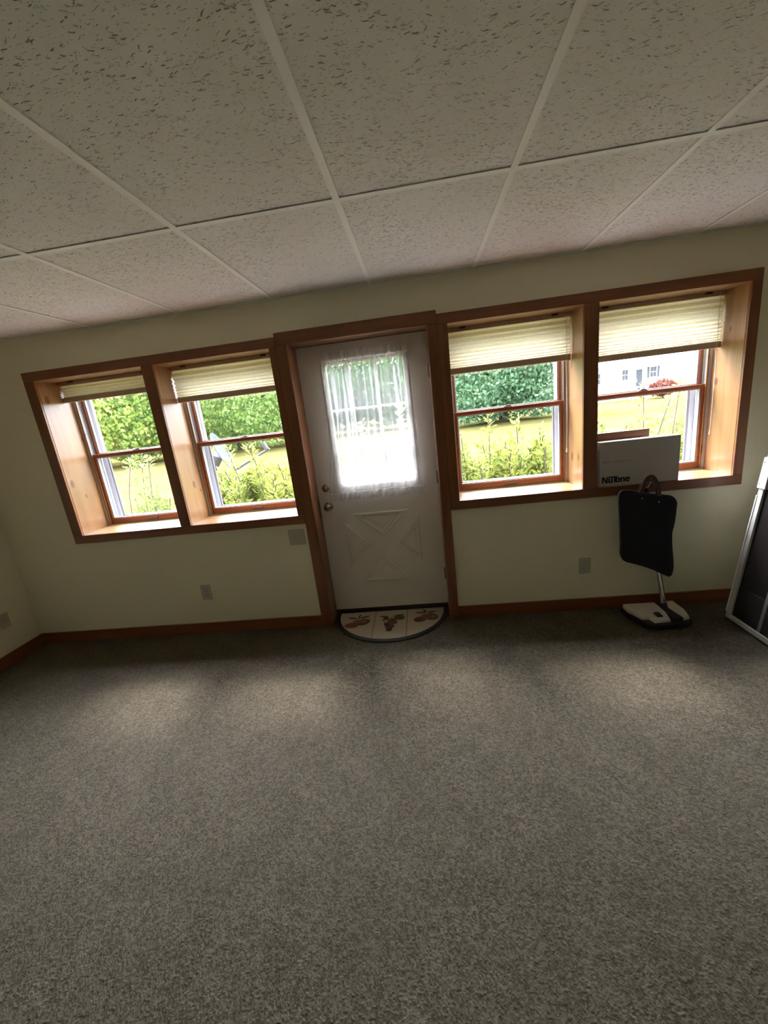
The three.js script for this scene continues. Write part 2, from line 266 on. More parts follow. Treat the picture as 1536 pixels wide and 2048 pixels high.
// pleated shades
function makeShade([a, b], yb, label, cordX, cordY) {
  const z = -0.185, g = thing('pleated_shade', label, 'window shade', [(a + b) / 2, 0, z], { group: 'pleated shades' }), hw = (b - a) / 2 - 0.008;
  mesh('head_rail', box(-hw, hw, YT - 0.026, YT - 0.001, -0.018, 0.016, 0.002), M.shadeRail, g);
  for (const s of [-1, 1]) mesh('bracket', box(s * (hw - 0.1) - 0.018, s * (hw - 0.1) + 0.018, YT - 0.012, YT - 0.0005, 0.016, 0.026, 0.001), M.bronze, g);
  // pleats: wide at the top, closing towards the bottom rail
  const top = YT - 0.026, bot = yb + 0.034, H = top - bot, n = Math.max(10, 2 * Math.round(H / 0.0225)), ys = [0], pts = [];
  for (let k = 1; k <= n; k++) ys.push(ys[k - 1] + 1.6 - 1.25 * (k / n)); const T = ys[n];
  for (let k = 0; k <= n; k++) { const sp = k ? (ys[k] - ys[k - 1]) / T * H : 0.02, am = Math.min(0.0105, Math.sqrt(Math.max(1e-6, 0.021 ** 2 - sp ** 2)) * 0.5 + 0.002); pts.push([top - ys[k] / T * H, (k % 2 ? 1 : -1) * am]); }
  const pos = [], uv = [];
  for (let k = 0; k < n; k++) { const [y0, z0] = pts[k], [y1, z1] = pts[k + 1]; pos.push(-hw, y0, z0, -hw, y1, z1, hw, y1, z1, -hw, y0, z0, hw, y1, z1, hw, y0, z0); uv.push(-hw, k * 0.017, -hw, k * 0.017 + 0.017, hw, k * 0.017 + 0.017, -hw, k * 0.017, hw, k * 0.017 + 0.017, hw, k * 0.017); }
  const f = new THREE.BufferGeometry(); f.setAttribute('position', new THREE.Float32BufferAttribute(pos, 3)); f.setAttribute('uv', new THREE.Float32BufferAttribute(uv, 2)); f.computeVertexNormals();
  mesh('pleated_fabric', f, M.shade, g);
  mesh('bottom_rail', box(-hw, hw, yb, yb + 0.036, -0.015, 0.013, 0.003), M.shadeRail, g);
  if (cordX !== undefined) {
    const cx = cordX - (a + b) / 2, c = mesh('pull_cord', tube([[cx, YT - 0.012, 0.022], [cx, 1.5, 0.03], [cx, cordY + 0.03, 0.03]], 0.0016, 12, 5), M.cord, g);
    mesh('tassel', lathe([[0.0015, 0.03], [0.004, 0.026], [0.006, 0.004], [0.005, 0], [0, 0]], 10).translate(cx, cordY, 0.03), M.cord, c);
  }
  return g;
}
makeShade(OPEN[0], 1.838, 'cream pleated shade pulled nearly all the way up, farthest from the door', -1.905, 0.80);
makeShade(OPEN[1], 1.736, 'cream pleated shade in the window with the satellite dish outside');
makeShade(OPEN[2], 1.694, 'cream pleated shade in the window on the hinge side of the door', 0.878, 1.10);
makeShade(OPEN[3], 1.655, 'cream pleated shade hanging lowest, above the white box', 1.775, 1.12);

// ---------------------------------------------------------------- door
const DX0 = -0.893, DX1 = 0.005, DF = -0.176;
const GL = { x0: -0.70, x1: -0.165, y0: 1.035, y1: 1.855 };
{
  const d = shell('door_1', 'white steel door with nine-pane glass and embossed crossbuck', 'door');
  const s = new THREE.Shape([[DX0, 0.03], [DX1, 0.03], [DX1, 2.0], [DX0, 2.0]].map((p) => new THREE.Vector2(...p)));
  s.holes.push(new THREE.Path([[GL.x0, GL.y0], [GL.x0, GL.y1], [GL.x1, GL.y1], [GL.x1, GL.y0]].map((p) => new THREE.Vector2(...p))));
  const sg = new THREE.ExtrudeGeometry(s, { depth: 0.044, bevelEnabled: false }); sg.translate(0, 0, DF - 0.044); mesh('slab', uvMetres(sg), M.doorPaint, d);
  mesh('glazing_frame', ring(GL.x0 - 0.028, GL.x1 + 0.028, GL.y0 - 0.028, GL.y1 + 0.028, 0.034, 0.034, 0.034, 0.034, DF, DF + 0.011, 0.004), M.doorPaint, d);
  const mx = [-0.546, -0.357], my = [1.255, 1.55], mw = 0.008, X = [GL.x0, ...mx, GL.x1], Y = [GL.y0, ...my, GL.y1];
  for (const x of mx) mesh('muntin', box(x - mw, x + mw, GL.y0, GL.y1, DF - 0.028, DF - 0.004, 0.003), M.muntin, d);
  for (const y of my) for (let i = 0; i < 3; i++) mesh('muntin', box(X[i] + (i ? mw : 0), X[i + 1] - (i < 2 ? mw : 0), y - mw, y + mw, DF - 0.028, DF - 0.004, 0.003), M.muntin, d);
  for (let i = 0; i < 3; i++) for (let j = 0; j < 3; j++) mesh('pane', box(X[i] + (i ? mw : 0), X[i + 1] - (i < 2 ? mw : 0), Y[j] + (j ? mw : 0), Y[j + 1] - (j < 2 ? mw : 0), DF - 0.018, DF - 0.015, 0), M.glass, d);
  // crossbuck: four embossed triangles, each a raised moulding with a raised field inside
  const tri = [[[-0.655, 0.802], [-0.432, 0.612], [-0.235, 0.802]], [[-0.65, 0.255], [-0.245, 0.255], [-0.447, 0.462]], [[-0.72, 0.74], [-0.72, 0.375], [-0.515, 0.545]], [[-0.168, 0.74], [-0.355, 0.545], [-0.168, 0.40]]];
  for (const t of tri) {
    const c = [0, 1].map((k) => (t[0][k] + t[1][k] + t[2][k]) / 3), sh = (f) => t.map((p) => [c[0] + (p[0] - c[0]) * f, c[1] + (p[1] - c[1]) * f]);
    const o = new THREE.Shape(sh(1).map((p) => new THREE.Vector2(...p))); o.holes.push(new THREE.Path(sh(0.72).map((p) => new THREE.Vector2(...p)).reverse()));
    const g = new THREE.ExtrudeGeometry(o, { depth: 0.001, bevelEnabled: true, bevelThickness: 0.010, bevelSize: 0.010, bevelOffset: -0.010, bevelSegments: 3 }); g.translate(0, 0, DF + 0.0005);
    const m = mesh('panel_moulding', g, M.doorPaint, d); mesh('panel_field', poly(sh(0.52), 0.001, 0.007, 2).translate(0, 0, DF + 0.001), M.doorPaint, m);
  }
  const turn = (g, x, y) => g.rotateX(Math.PI / 2).translate(x, y, DF);
  mesh('deadbolt', turn(lathe([[0, 0.02], [0.012, 0.02], [0.016, 0.016], [0.026, 0.012], [0.029, 0.006], [0.03, 0]]), -0.822, 1.015), M.brass, d);
  const k = mesh('knob', turn(lathe([[0, 0.066], [0.014, 0.065], [0.024, 0.058], [0.0275, 0.047], [0.024, 0.036], [0.013, 0.028], [0.011, 0.012], [0.024, 0.009], [0.031, 0.004], [0.032, 0]]), -0.820, 0.878), M.brass, d);
  mesh('keyhole', turn(lathe([[0, 0.068], [0.006, 0.068], [0.007, 0.0655]], 12), -0.820, 0.878), M.bronze, k);
  for (const y of [0.28, 1.02, 1.74]) mesh('hinge', rod([DX1 - 0.011, y - 0.045, DF + 0.006], [DX1 - 0.011, y + 0.045, DF + 0.006], 0.006), M.brass, d);
}
{ // sheer gathered curtain over the door glass
  const c = thing('door_curtain', 'sheer white gathered curtain hung over the door glass', 'curtain', [-0.43, 0, DF + 0.028]);
  const yTop = 1.882, yBot = 0.968, L = (t) => -0.285 - 0.085 * Math.pow(t, 2.2), Rr = (t) => 0.297 + 0.022 * t;
  const r = rng(5), nf = 15, fold = []; let s = 0; for (let k = 0; k <= nf; k++) { fold.push(s); s += 0.5 + r(); }
  const sheet = (y0, y1, nu, nv, amp, over, seed, tOf) => {
    const q = rng(seed), ph = Array.from({ length: nf + 2 }, () => [0.6 + 0.8 * q(), q() * 6.28]);
    const g = new THREE.PlaneGeometry(1, 1, nu, nv), p = g.attributes.position;
    for (let i = 0; i < p.count; i++) {
      const u = p.getX(i) + 0.5, v = 0.5 - p.getY(i), y = y0 + (y1 - y0) * v, t = tOf(y), a = u * s; let k = 0; while (k < nf - 1 && fold[k + 1] < a) k++;
      const f = clamp01((a - fold[k]) / (fold[k + 1] - fold[k])), w = ph[k][0] * (1 - f) + ph[k + 1][0] * f, th = (k + f) * Math.PI * 2, sway = 0.004 * Math.sin(v * 5 + ph[k][1]) * Math.sin(v * Math.PI);
      const x = L(t) + (Rr(t) - L(t)) * u + over * w * Math.sin(th * 1.0) * (0.55 + 0.45 * Math.cos(v * 3.1 + ph[k][1])) + sway;
      p.setXYZ(i, x, y, amp * w * Math.cos(th) * Math.min(1, 4 * u, 4 * (1 - u)) + 0.004);
    }
    g.computeVertexNormals(); return g;
  };
  const tY = (y) => clamp01((yTop - y) / (yTop - yBot));
  mesh('sheer_panel', sheet(yTop - 0.012, yBot + 0.012, 420, 30, 0.011, 0.021, 1, tY), M.sheer, c);
  mesh('top_ruffle', sheet(yTop + 0.052, yTop + 0.012, 420, 4, 0.010, 0.008, 2, tY), M.lace, c);
  mesh('top_pocket', sheet(yTop + 0.012, yTop - 0.012, 420, 3, 0.009, 0.004, 1, tY), M.lace, c);
  mesh('bottom_pocket', sheet(yBot + 0.012, yBot - 0.012, 420, 3, 0.009, 0.004, 1, tY), M.lace, c);
  mesh('bottom_ruffle', sheet(yBot - 0.012, yBot - 0.05, 420, 4, 0.011, 0.010, 3, tY), M.lace, c);
  for (const y of [yTop, yBot]) mesh('curtain_rod', rod([L(tY(y)), y, 0], [Rr(tY(y)), y, 0], 0.004), M.gridBar, c);
}

// ---------------------------------------------------------------- plates and outlets
function plate(name, label, cat, [x, y, z], w, h, turn, kind, group) {
  const g = thing(name, label, cat, [x, y, z], { group }); g.rotation.y = turn;
  mesh('cover_plate', box(-w / 2, w / 2, -h / 2, h / 2, 0, 0.006, 0.0025), M.plate, g);
  if (kind === 'outlet') {
    for (const s of [-1, 1]) {
      const f = mesh('receptacle', new RoundedBoxGeometry(0.034, 0.028, 0.004, 2, 0.0018).translate(0, s * 0.0195, 0.006), M.plate, g);
      for (const [dx, hh] of [[-0.007, 0.009], [0.007, 0.007]]) mesh('slot', box(dx - 0.001, dx + 0.001, s * 0.0195 - hh / 2 + 0.003, s * 0.0195 + hh / 2 + 0.003, 0.0078, 0.0083, 0), M.slot, f);
      mesh('slot', rod([0, s * 0.0195 - 0.008, 0.0078], [0, s * 0.0195 - 0.008, 0.0083], 0.0024), M.slot, f);
    }
    mesh('screw', rod([0, 0, 0.005], [0, 0, 0.0072], 0.0035), M.plate, g);
  } else {
    for (const dx of [-0.023, 0.023]) { mesh('paddle', box(dx - 0.016, dx + 0.016, -0.033, 0.033, 0.004, 0.0075, 0.001), M.plate, g); for (const dy of [-0.046, 0.046]) mesh('screw', rod([dx, dy, 0.005], [dx, dy, 0.0066], 0.003), M.plate, g); }
  }
}
plate('wall_outlet', 'beige wall outlet below the windows on the lock side of the door', 'outlet', [-1.82, 0.34, 0], 0.078, 0.122, 0, 'outlet', 'wall outlets');
plate('wall_outlet', 'beige wall outlet between the door and the floor sweeper', 'outlet', [0.939, 0.331, 0], 0.078, 0.116, 0, 'outlet', 'wall outlets');
plate('wall_outlet', 'beige wall outlet on the side wall beside the corner', 'outlet', [XL, 0.328, 0.225], 0.075, 0.118, Math.PI / 2, 'outlet', 'wall outlets');
plate('light_switch', 'square beige double switch plate beside the door casing under the window', 'switch', [-1.041, 0.715, 0], 0.118, 0.118, 0, 'switch');

// ---------------------------------------------------------------- half-round doormat
{
  const cx = -0.442, z0 = -0.166, a = 0.436, b = 0.452, mg = thing('doormat', 'half-round doormat with dark border and fruit printed on cream tiles', 'doormat', [cx, 0, z0]);
  const arc = (A, B, e) => { const p = [[-A, e]]; for (let k = 0; k <= 48; k++) { const t = Math.PI * (1 - k / 48); p.push([A * Math.cos(t), e + (B - e) * Math.pow(Math.sin(t), 0.92)]); } return p; };
  const flat = (g) => { g.rotateX(Math.PI / 2); g.scale(1, -1, 1); const ix = g.index; return g; };
  const mk = (pts, y0, y1, holes) => { // plan outline (x, z) -> slab
    const s = new THREE.Shape(pts.map(([x, z]) => new THREE.Vector2(x, -z))); if (holes) s.holes.push(new THREE.Path(holes.map(([x, z]) => new THREE.Vector2(x, -z))));
    const g = new THREE.ExtrudeGeometry(s, { depth: y1 - y0 - 0.002, bevelEnabled: true, bevelThickness: 0.001, bevelSize: 0.001, bevelOffset: -0.001, bevelSegments: 1 }); g.rotateX(-Math.PI / 2).translate(0, y0 + 0.001, 0); return g;
  };
  const inner = arc(a - 0.036, b - 0.036, 0.022);
  mesh('rubber_border', mk(arc(a, b, 0), 0, 0.011, inner), M.blackRubber, mg);
  const print = canvasTex(1024, 640, (g, W, H) => {
    const r = rng(9); g.fillStyle = '#b9ac92'; g.fillRect(0, 0, W, H);
    for (let k = 0; k < 9000; k++) { g.fillStyle = `rgba(${150 + r() * 90 | 0},${135 + r() * 85 | 0},${105 + r() * 80 | 0},0.25)`; g.fillRect(r() * W, r() * H, 2 + r() * 4, 2 + r() * 4); }
    g.strokeStyle = 'rgba(120,104,80,0.85)'; g.lineWidth = 7; for (const x of [W * 0.36, W * 0.64]) { g.beginPath(); g.moveTo(x, 0); g.lineTo(x, H); g.stroke(); }
    const blob = (x, y, rx, ry, c, ro = 0) => { g.save(); g.translate(x, y); g.rotate(ro); g.fillStyle = c; g.beginPath(); g.ellipse(0, 0, rx, ry, 0, 0, 7); g.fill(); g.restore(); };
    const leaf = (x, y, L, an) => { g.save(); g.translate(x, y); g.rotate(an); g.fillStyle = '#4a4a34'; g.beginPath(); g.moveTo(0, 0); g.quadraticCurveTo(L * 0.5, -L * 0.28, L, 0); g.quadraticCurveTo(L * 0.5, L * 0.22, 0, 0); g.fill(); g.strokeStyle = '#34341f'; g.lineWidth = 2; g.beginPath(); g.moveTo(0, 0); g.lineTo(L, 0); g.stroke(); g.restore(); };
    // pears with leaves
    blob(170, 250, 62, 44, '#7a4a34', 0.1); blob(262, 205, 66, 52, '#6d4032', -0.3); blob(214, 190, 40, 36, '#8a5b40'); blob(272, 190, 26, 20, '#92644a');
    for (const [x, y, L, an] of [[220, 140, 110, -0.35], [215, 140, 105, 3.4], [218, 140, 80, -1.4], [235, 160, 90, 0.1]]) leaf(x, y, L, an);
    // grapes
    for (let k = 0; k < 46; k++) { const t = r(), w = (1 - t) * 86 + 10; blob(512 + (r() - 0.5) * 2 * w * 0.8 - t * 8, 150 + t * 220, 19, 18, ['#5a3a34', '#6f4a3a', '#4a302e', '#7c553c'][(r() * 4) | 0]); }
    leaf(520, 140, 120, -0.2); leaf(500, 140, 100, 3.3); blob(590, 165, 46, 38, '#5c5238', 0.4);
    // plums with leaves
    blob(770, 215, 56, 44, '#64403a', -0.2); blob(872, 190, 56, 50, '#6e463c', 0.2); blob(820, 170, 44, 40, '#7d5445'); blob(884, 176, 20, 16, '#96705c');
    for (const [x, y, L, an] of [[825, 110, 100, -0.2], [820, 110, 95, 3.3], [822, 110, 76, -1.9], [835, 120, 90, 0.45]]) leaf(x, y, L, an);
    g.strokeStyle = '#3d3524'; g.lineWidth = 6; g.beginPath(); g.moveTo(825, 105); g.lineTo(815, 60); g.stroke();
  });
  const top = mk(arc(a - 0.0365, b - 0.0365, 0.0225), 0, 0.009), p = top.attributes.position, uv = top.attributes.uv;
  for (let i = 0; i < p.count; i++) uv.setXY(i, clamp01((p.getX(i) + a) / (2 * a)), 1 - clamp01((p.getZ(i) - 0.0) / (2 * a * 0.625)));
  mesh('printed_pile', top, std({ map: print, roughness: 1, bumpMap: carpetBump, bumpScale: 0.001 }), mg);
}

// ---------------------------------------------------------------- cardboard box and wood strip on the window sill
{
  const g = thing('cardboard_box', 'flat white cardboard box reading NuTone standing on the window sill', 'box', [1.2675, YB, -0.035]), w = 0.484, h = 0.287, d = 0.066;
  const face = canvasTex(1024, 608, (c, W, H) => {
    const r = rng(3); c.fillStyle = '#bdb6ac'; c.fillRect(0, 0, W, H); for (let k = 0; k < 5000; k++) { c.fillStyle = `rgba(${180 + r() * 50 | 0},${172 + r() * 50 | 0},${160 + r() * 50 | 0},0.2)`; c.fillRect(r() * W, r() * H, 3 + r() * 8, 1 + r() * 2); }
    c.fillStyle = '#0d0b0a'; const y = H - 42; c.font = 'bold 118px sans-serif'; let x = 26;
    for (const [ch, dx] of [['N', -8], ['u', -12], ['T', -30], ['o', -9], ['n', -8], ['e', 0]]) { c.fillText(ch, x, y); c.lineWidth = 4; c.strokeStyle = '#0d0b0a'; c.strokeText(ch, x, y); x += c.measureText(ch).width + dx; }
    c.fillRect(26 + 118 * 0.76, y - 88, 92, 17);
    c.fillStyle = 'rgba(70,62,52,0.75)'; c.font = '30px sans-serif'; c.fillText('FRAGILE - CONTAINS GLASS', 26, H * 0.47);
  });
  mesh('carton', box(-w / 2, w / 2, 0, h, -d / 2, d / 2 - 0.0006, 0.002), std({ color: lin(0.55, 0.52, 0.47), roughness: 0.85 }), g);
  const pg = new THREE.BoxGeometry(w - 0.003, h - 0.003, 0.0008).translate(0, h / 2, d / 2); mesh('printed_face', pg, std({ map: face, roughness: 0.85 }), g);
  const st = thing('wood_strip', 'short brown wood strip standing on the sill behind the white box', 'wood strip', [1.187, YB, -0.095]);
  mesh('board', box(-0.175, 0.178, 0, 0.336, -0.009, 0.009, 0.002), M.oak, st);
}

// ---------------------------------------------------------------- floor sweeper and the bag hung on it
{
  const g = thing('floor_sweeper', 'white floor sweeper with black bumper and chrome pole by the wall', 'sweeper', [1.332, 0, 0.182]);
  const white = std({ color: lin(0.62, 0.58, 0.50), roughness: 0.45 });
  const plan = (pts, y0, y1, bev) => poly(pts.map(([x, z]) => [x, -z]), y1 - y0 - 2 * bev, bev, 3).rotateX(-Math.PI / 2).translate(0, y0 + bev, 0);
  mesh('bumper', plan([[-0.188, -0.10], [-0.188, -0.03], [-0.15, 0.07], [-0.125, 0.125], [-0.06, 0.14], [0.10, 0.125], [0.15, 0.10], [0.165, 0.03], [0.15, -0.10]], 0.006, 0.042, 0.008), M.blackRubber, g);
  const slope = (geo, k) => { const p = geo.attributes.position; for (let i = 0; i < p.count; i++) if (p.getY(i) > 0.04) p.setY(i, p.getY(i) - k * (p.getZ(i) + 0.09)); geo.computeVertexNormals(); return geo; };
  mesh('housing', slope(plan([[-0.178, -0.09], [-0.176, -0.03], [-0.135, 0.07], [-0.095, 0.075], [-0.085, 0.118], [0.012, 0.112], [0.03, 0.03], [0.022, -0.09]], 0.03, 0.074, 0.009), 0.07), white, g);
  mesh('housing', slope(plan([[0.066, -0.09], [0.072, 0.02], [0.088, 0.106], [0.132, 0.094], [0.148, 0.02], [0.138, -0.09]], 0.03, 0.078, 0.009), 0.07), white, g);
  mesh('pivot_yoke', plan([[0.016, -0.06], [0.024, 0.1], [0.055, 0.116], [0.09, 0.106], [0.075, 0.0], [0.07, -0.06]], 0.02, 0.066, 0.008), M.blackRubber, g);
  mesh('foot_pedal', box(-0.052, -0.016, 0.05, 0.071, 0.03, 0.085, 0.006), M.blackRubber, g);
  for (const [x, z] of [[-0.14, -0.07], [0.12, -0.07], [-0.1, 0.09], [0.12, 0.075]]) mesh('wheel', rod([x - 0.008, 0.016, z], [x + 0.008, 0.016, z], 0.016), M.blackRubber, g);
  mesh('pole_socket', rod([0.045, 0.05, -0.01], [0.038, 0.105, -0.016], 0.021, 0.017), M.blackRubber, g);
  const B = [0.040, 0.09, -0.014], T = [-0.058, 0.80, -0.085];
  mesh('pole', rod(B, T, 0.0145), M.chrome, g);
  mesh('grip', tube([[-0.052, 0.76, -0.080], [-0.062, 0.83, -0.088], [-0.066, 0.865, -0.090]], 0.0155, 10, 12), M.blackRubber, g);
  const hook = mesh('hang_loop', tube([[-0.066, 0.862, -0.09], [-0.085, 0.89, -0.086], [-0.066, 0.912, -0.08], [-0.047, 0.89, -0.086]], 0.004, 24, 8, true), M.chrome, g);
}
{
  const bagPts = [[1.072, 0.868], [1.095, 0.884], [1.19, 0.862], [1.3, 0.836], [1.366, 0.822], [1.398, 0.79], [1.401, 0.743], [1.395, 0.644], [1.386, 0.592], [1.391, 0.5], [1.4, 0.428], [1.406, 0.332], [1.392, 0.294], [1.367, 0.304], [1.286, 0.35], [1.196, 0.392], [1.12, 0.42], [1.095, 0.448], [1.089, 0.542], [1.079, 0.705]];
  const g = thing('hanging_bag', 'dark navy flat bag hung by its strap on the floor sweeper', 'bag', [1.24, 0.29, 0.165]);
  const cur = new THREE.CatmullRomCurve3(bagPts.map(([x, y]) => new THREE.Vector3(x - 1.24, y - 0.29, 0)), true, 'centripetal').getPoints(90).slice(0, -1);
  const navy = phys({ color: lin(0.004, 0.0045, 0.010), roughness: 0.75, sheen: 0.1, sheenColor: lin(0.1, 0.1, 0.16), sheenRoughness: 0.5 });
  // padded pouch: rings of the outline shrinking towards a soft, wrinkled front and back
  const cx = 0.0, cy = 0.31, pos = [], idx = [], N = cur.length, rings = [[1, 0], [0.985, 0.011], [0.95, 0.018], [0.82, 0.023], [0.6, 0.026], [0.35, 0.028], [0.12, 0.028]];
  for (const side of [1, -1]) rings.forEach(([f, z], k) => cur.forEach((p) => { const x = cx + (p.x - cx) * f, y = cy + (p.y - cy) * f; const wr = k > 2 ? 0.006 * (vn(x * 14 + 9, y * 7 + 9, 64, 64, 4) - 0.5) + 0.004 * (vn(x * 30 + 9, y * 22 + 9, 64, 64, 6) - 0.5) : 0; pos.push(x, y, side * (z + wr)); }));
  const R = rings.length;
  for (const s of [0, 1]) for (let k = 0; k + 1 < R; k++) for (let i = 0; i < N; i++) { const a = (s * R + k) * N + i, b = (s * R + k) * N + (i + 1) % N, c = a + N, d = b + N; s ? idx.push(a, c, b, b, c, d) : idx.push(a, b, c, b, d, c); }
  for (const s of [0, 1]) { const m = pos.length / 3; pos.push(cx, cy, s ? -0.028 : 0.028); for (let i = 0; i < N; i++) { const a = (s * R + R - 1) * N + i, b = (s * R + R - 1) * N + (i + 1) % N; s ? idx.push(a, m, b) : idx.push(a, b, m); } }
  const bg = new THREE.BufferGeometry(); bg.setAttribute('position', new THREE.Float32BufferAttribute(pos, 3)); bg.setIndex(idx); bg.computeVertexNormals(); mesh('pouch', bg, navy, g);
  mesh('piping', tube(cur.filter((_, i) => i % 3 === 0).map((p) => [p.x, p.y, 0.011]), 0.0035, 120, 6, true), std({ color: lin(0.012, 0.012, 0.02), roughness: 0.4 }), g);
  const leather = std({ color: lin(0.10, 0.055, 0.04), roughness: 0.5 });
  for (const [z, m] of [[0.012, 1], [-0.006, 0.96]]) {
    const pts = [[-0.055, 0.555, z], [-0.035, 0.605, z], [-0.008, 0.655 * m, z - 0.012], [0.022, 0.66 * m, z - 0.016], [0.045, 0.615, z], [0.062, 0.535, z]].map((p) => new THREE.Vector3(...p)), cv = new THREE.CatmullRomCurve3(pts);
    const s = new THREE.Shape([[-0.0025, -0.011], [0.0025, -0.011], [0.0025, 0.011], [-0.0025, 0.011]].map((p) => new THREE.Vector2(...p)));
    mesh('strap', new THREE.ExtrudeGeometry(s, { steps: 30, extrudePath: cv, bevelEnabled: false }), leather, g);
  }
  for (const [x, y] of [[-0.045, 0.536], [0.053, 0.505]]) mesh('rivet', new THREE.SphereGeometry(0.004, 10, 8).scale(1, 1, 0.5).translate(x, y, 0.027), M.chrome, g);
}

// ---------------------------------------------------------------- white framed glass panel leaning on the side wall
{
  const g = thing('glass_panel', 'white framed glass panel leaning on the side wall past the sweeper', 'glass panel', [1.712, 0, 0.215]); g.rotation.z = -0.133;
  const fr = std({ color: lin(0.56, 0.55, 0.53), roughness: 0.4 }), L = 0.78, H = 1.93, t = 0.03, fw = 0.034;
  mesh('stile', box(0, t, 0.012, H, 0, fw, 0.003), fr, g); mesh('stile', box(0, t, 0.012, H, L - fw, L, 0.003), fr, g);
  mesh('rail', box(0, t, 0.012, 0.042, fw, L - fw, 0.003), fr, g); mesh('rail', box(0, t, H - fw, H, fw, L - fw, 0.003), fr, g);
  mesh('seal', box(-0.003, 0.008, 0.05, 0.8, -0.004, 0.004, 0.001), M.gridBar, g);
  mesh('inner_stile', box(0.008, 0.022, 0.042, H - fw, 0.225, 0.247, 0.002), M.aluminium, g);
  mesh('kick_plate', box(0.011, 0.019, 0.042, 0.235, fw, L - fw, 0.001), M.blackRubber, g);
  mesh('dark_glass', box(0.013, 0.017, 0.235, H - fw, fw, L - fw, 0), phys({ color: lin(0.018, 0.015, 0.014), roughness: 0.3, specularIntensity: 0.4 }), g);
  const k = mesh('latch_block', box(-0.008, t + 0.006, 0.84, 1.02, -0.008, 0.05, 0.004), fr, g);
  for (const y of [0.868, 0.992]) mesh('screw', rod([-0.0085, y, 0.004], [-0.006, y, 0.004], 0.004), M.slot, k);
}

// ---------------------------------------------------------------- outside
const lawnMap = dataTex(1024, 1024, (u, v) => {
  const a = vn(u * 8, v * 8, 8, 8, 51), b = vn(u * 40, v * 60, 40, 60, 52), c = vn(u * 300, v * 300, 300, 300, 53), t = 0.35 * a + 0.3 * b + 0.35 * c;
  return [0.19 + 0.16 * t, 0.19 + 0.135 * t, 0.11 + 0.075 * t];
}, true, 14, 14);
one('lawn', box(-120, 120, -0.5, -0.15, -110, -WT - 0.012, 0), phys({ map: lawnMap, roughness: 1, specularIntensity: 0 }), 'sunlit mown lawn stretching away outside the windows', 'lawn', { kind: 'structure' });
one('eave', box(XL - 0.3, XR + 0.3, 2.62, 2.75, -WT - 0.22, -WT, 0.004), M.vinyl, 'white boarded eave above the windows outside', 'eave', { kind: 'structure' });
{
  const gm = dataTex(512, 512, (u, v) => { const a = vn(u * 60, v * 60, 60, 60, 61), b = vn(u * 130, v * 130, 130, 130, 62), t = 0.5 * a + 0.5 * b; return [0.40 + 0.25 * t, 0.39 + 0.24 * t, 0.385 + 0.24 * t]; }, true, 1, 1);
  one('gravel_bed', mergeGeometries([box(XL - 0.3, -1.02, -0.16, -0.135, -2.3, -WT - 0.012, 0), box(0.07, XR + 0.6, -0.16, -0.135, -2.3, -WT - 0.012, 0)]), phys({ map: gm, roughness: 1, specularIntensity: 0.2 }), 'pale gravel bed under the shrubs along the house', 'gravel bed', { kind: 'structure' });
}
one('doorstep', box(-1.0, 0.05, -0.16, -0.04, -1.3, -WT - 0.02, 0.01), phys({ color: lin(0.10, 0.098, 0.09), roughness: 0.9, specularIntensity: 0.2 }), 'grey concrete step outside the white door', 'doorstep');

function leafShape(L, W) { // lanceolate leaf along +y with a folded midrib, 8 triangles
  const P = [[0, 0, 0], [-W * 0.42, L * 0.3, W * 0.16], [0, L * 0.3, 0], [W * 0.42, L * 0.3, W * 0.16], [-W * 0.4, L * 0.6, W * 0.14], [0, L * 0.6, -W * 0.06], [W * 0.4, L * 0.6, W * 0.14], [0, L, -W * 0.3]];
  const I = [0, 2, 1, 0, 3, 2, 1, 2, 5, 1, 5, 4, 2, 3, 6, 2, 6, 5, 4, 5, 7, 5, 6, 7], g = new THREE.BufferGeometry();
  g.setAttribute('position', new THREE.Float32BufferAttribute(P.flat(), 3)); g.setIndex(I); g.computeVertexNormals(); return g;
}
const leafMat = (r, g, b) => phys({ color: lin(r, g, b), transmission: 0.38, roughness: 0.9, specularIntensity: 0.25, thickness: 0, side: THREE.DoubleSide });
const barkMat = std({ color: lin(0.07, 0.052, 0.04), roughness: 0.95 });
const up = new THREE.Vector3(0, 1, 0);

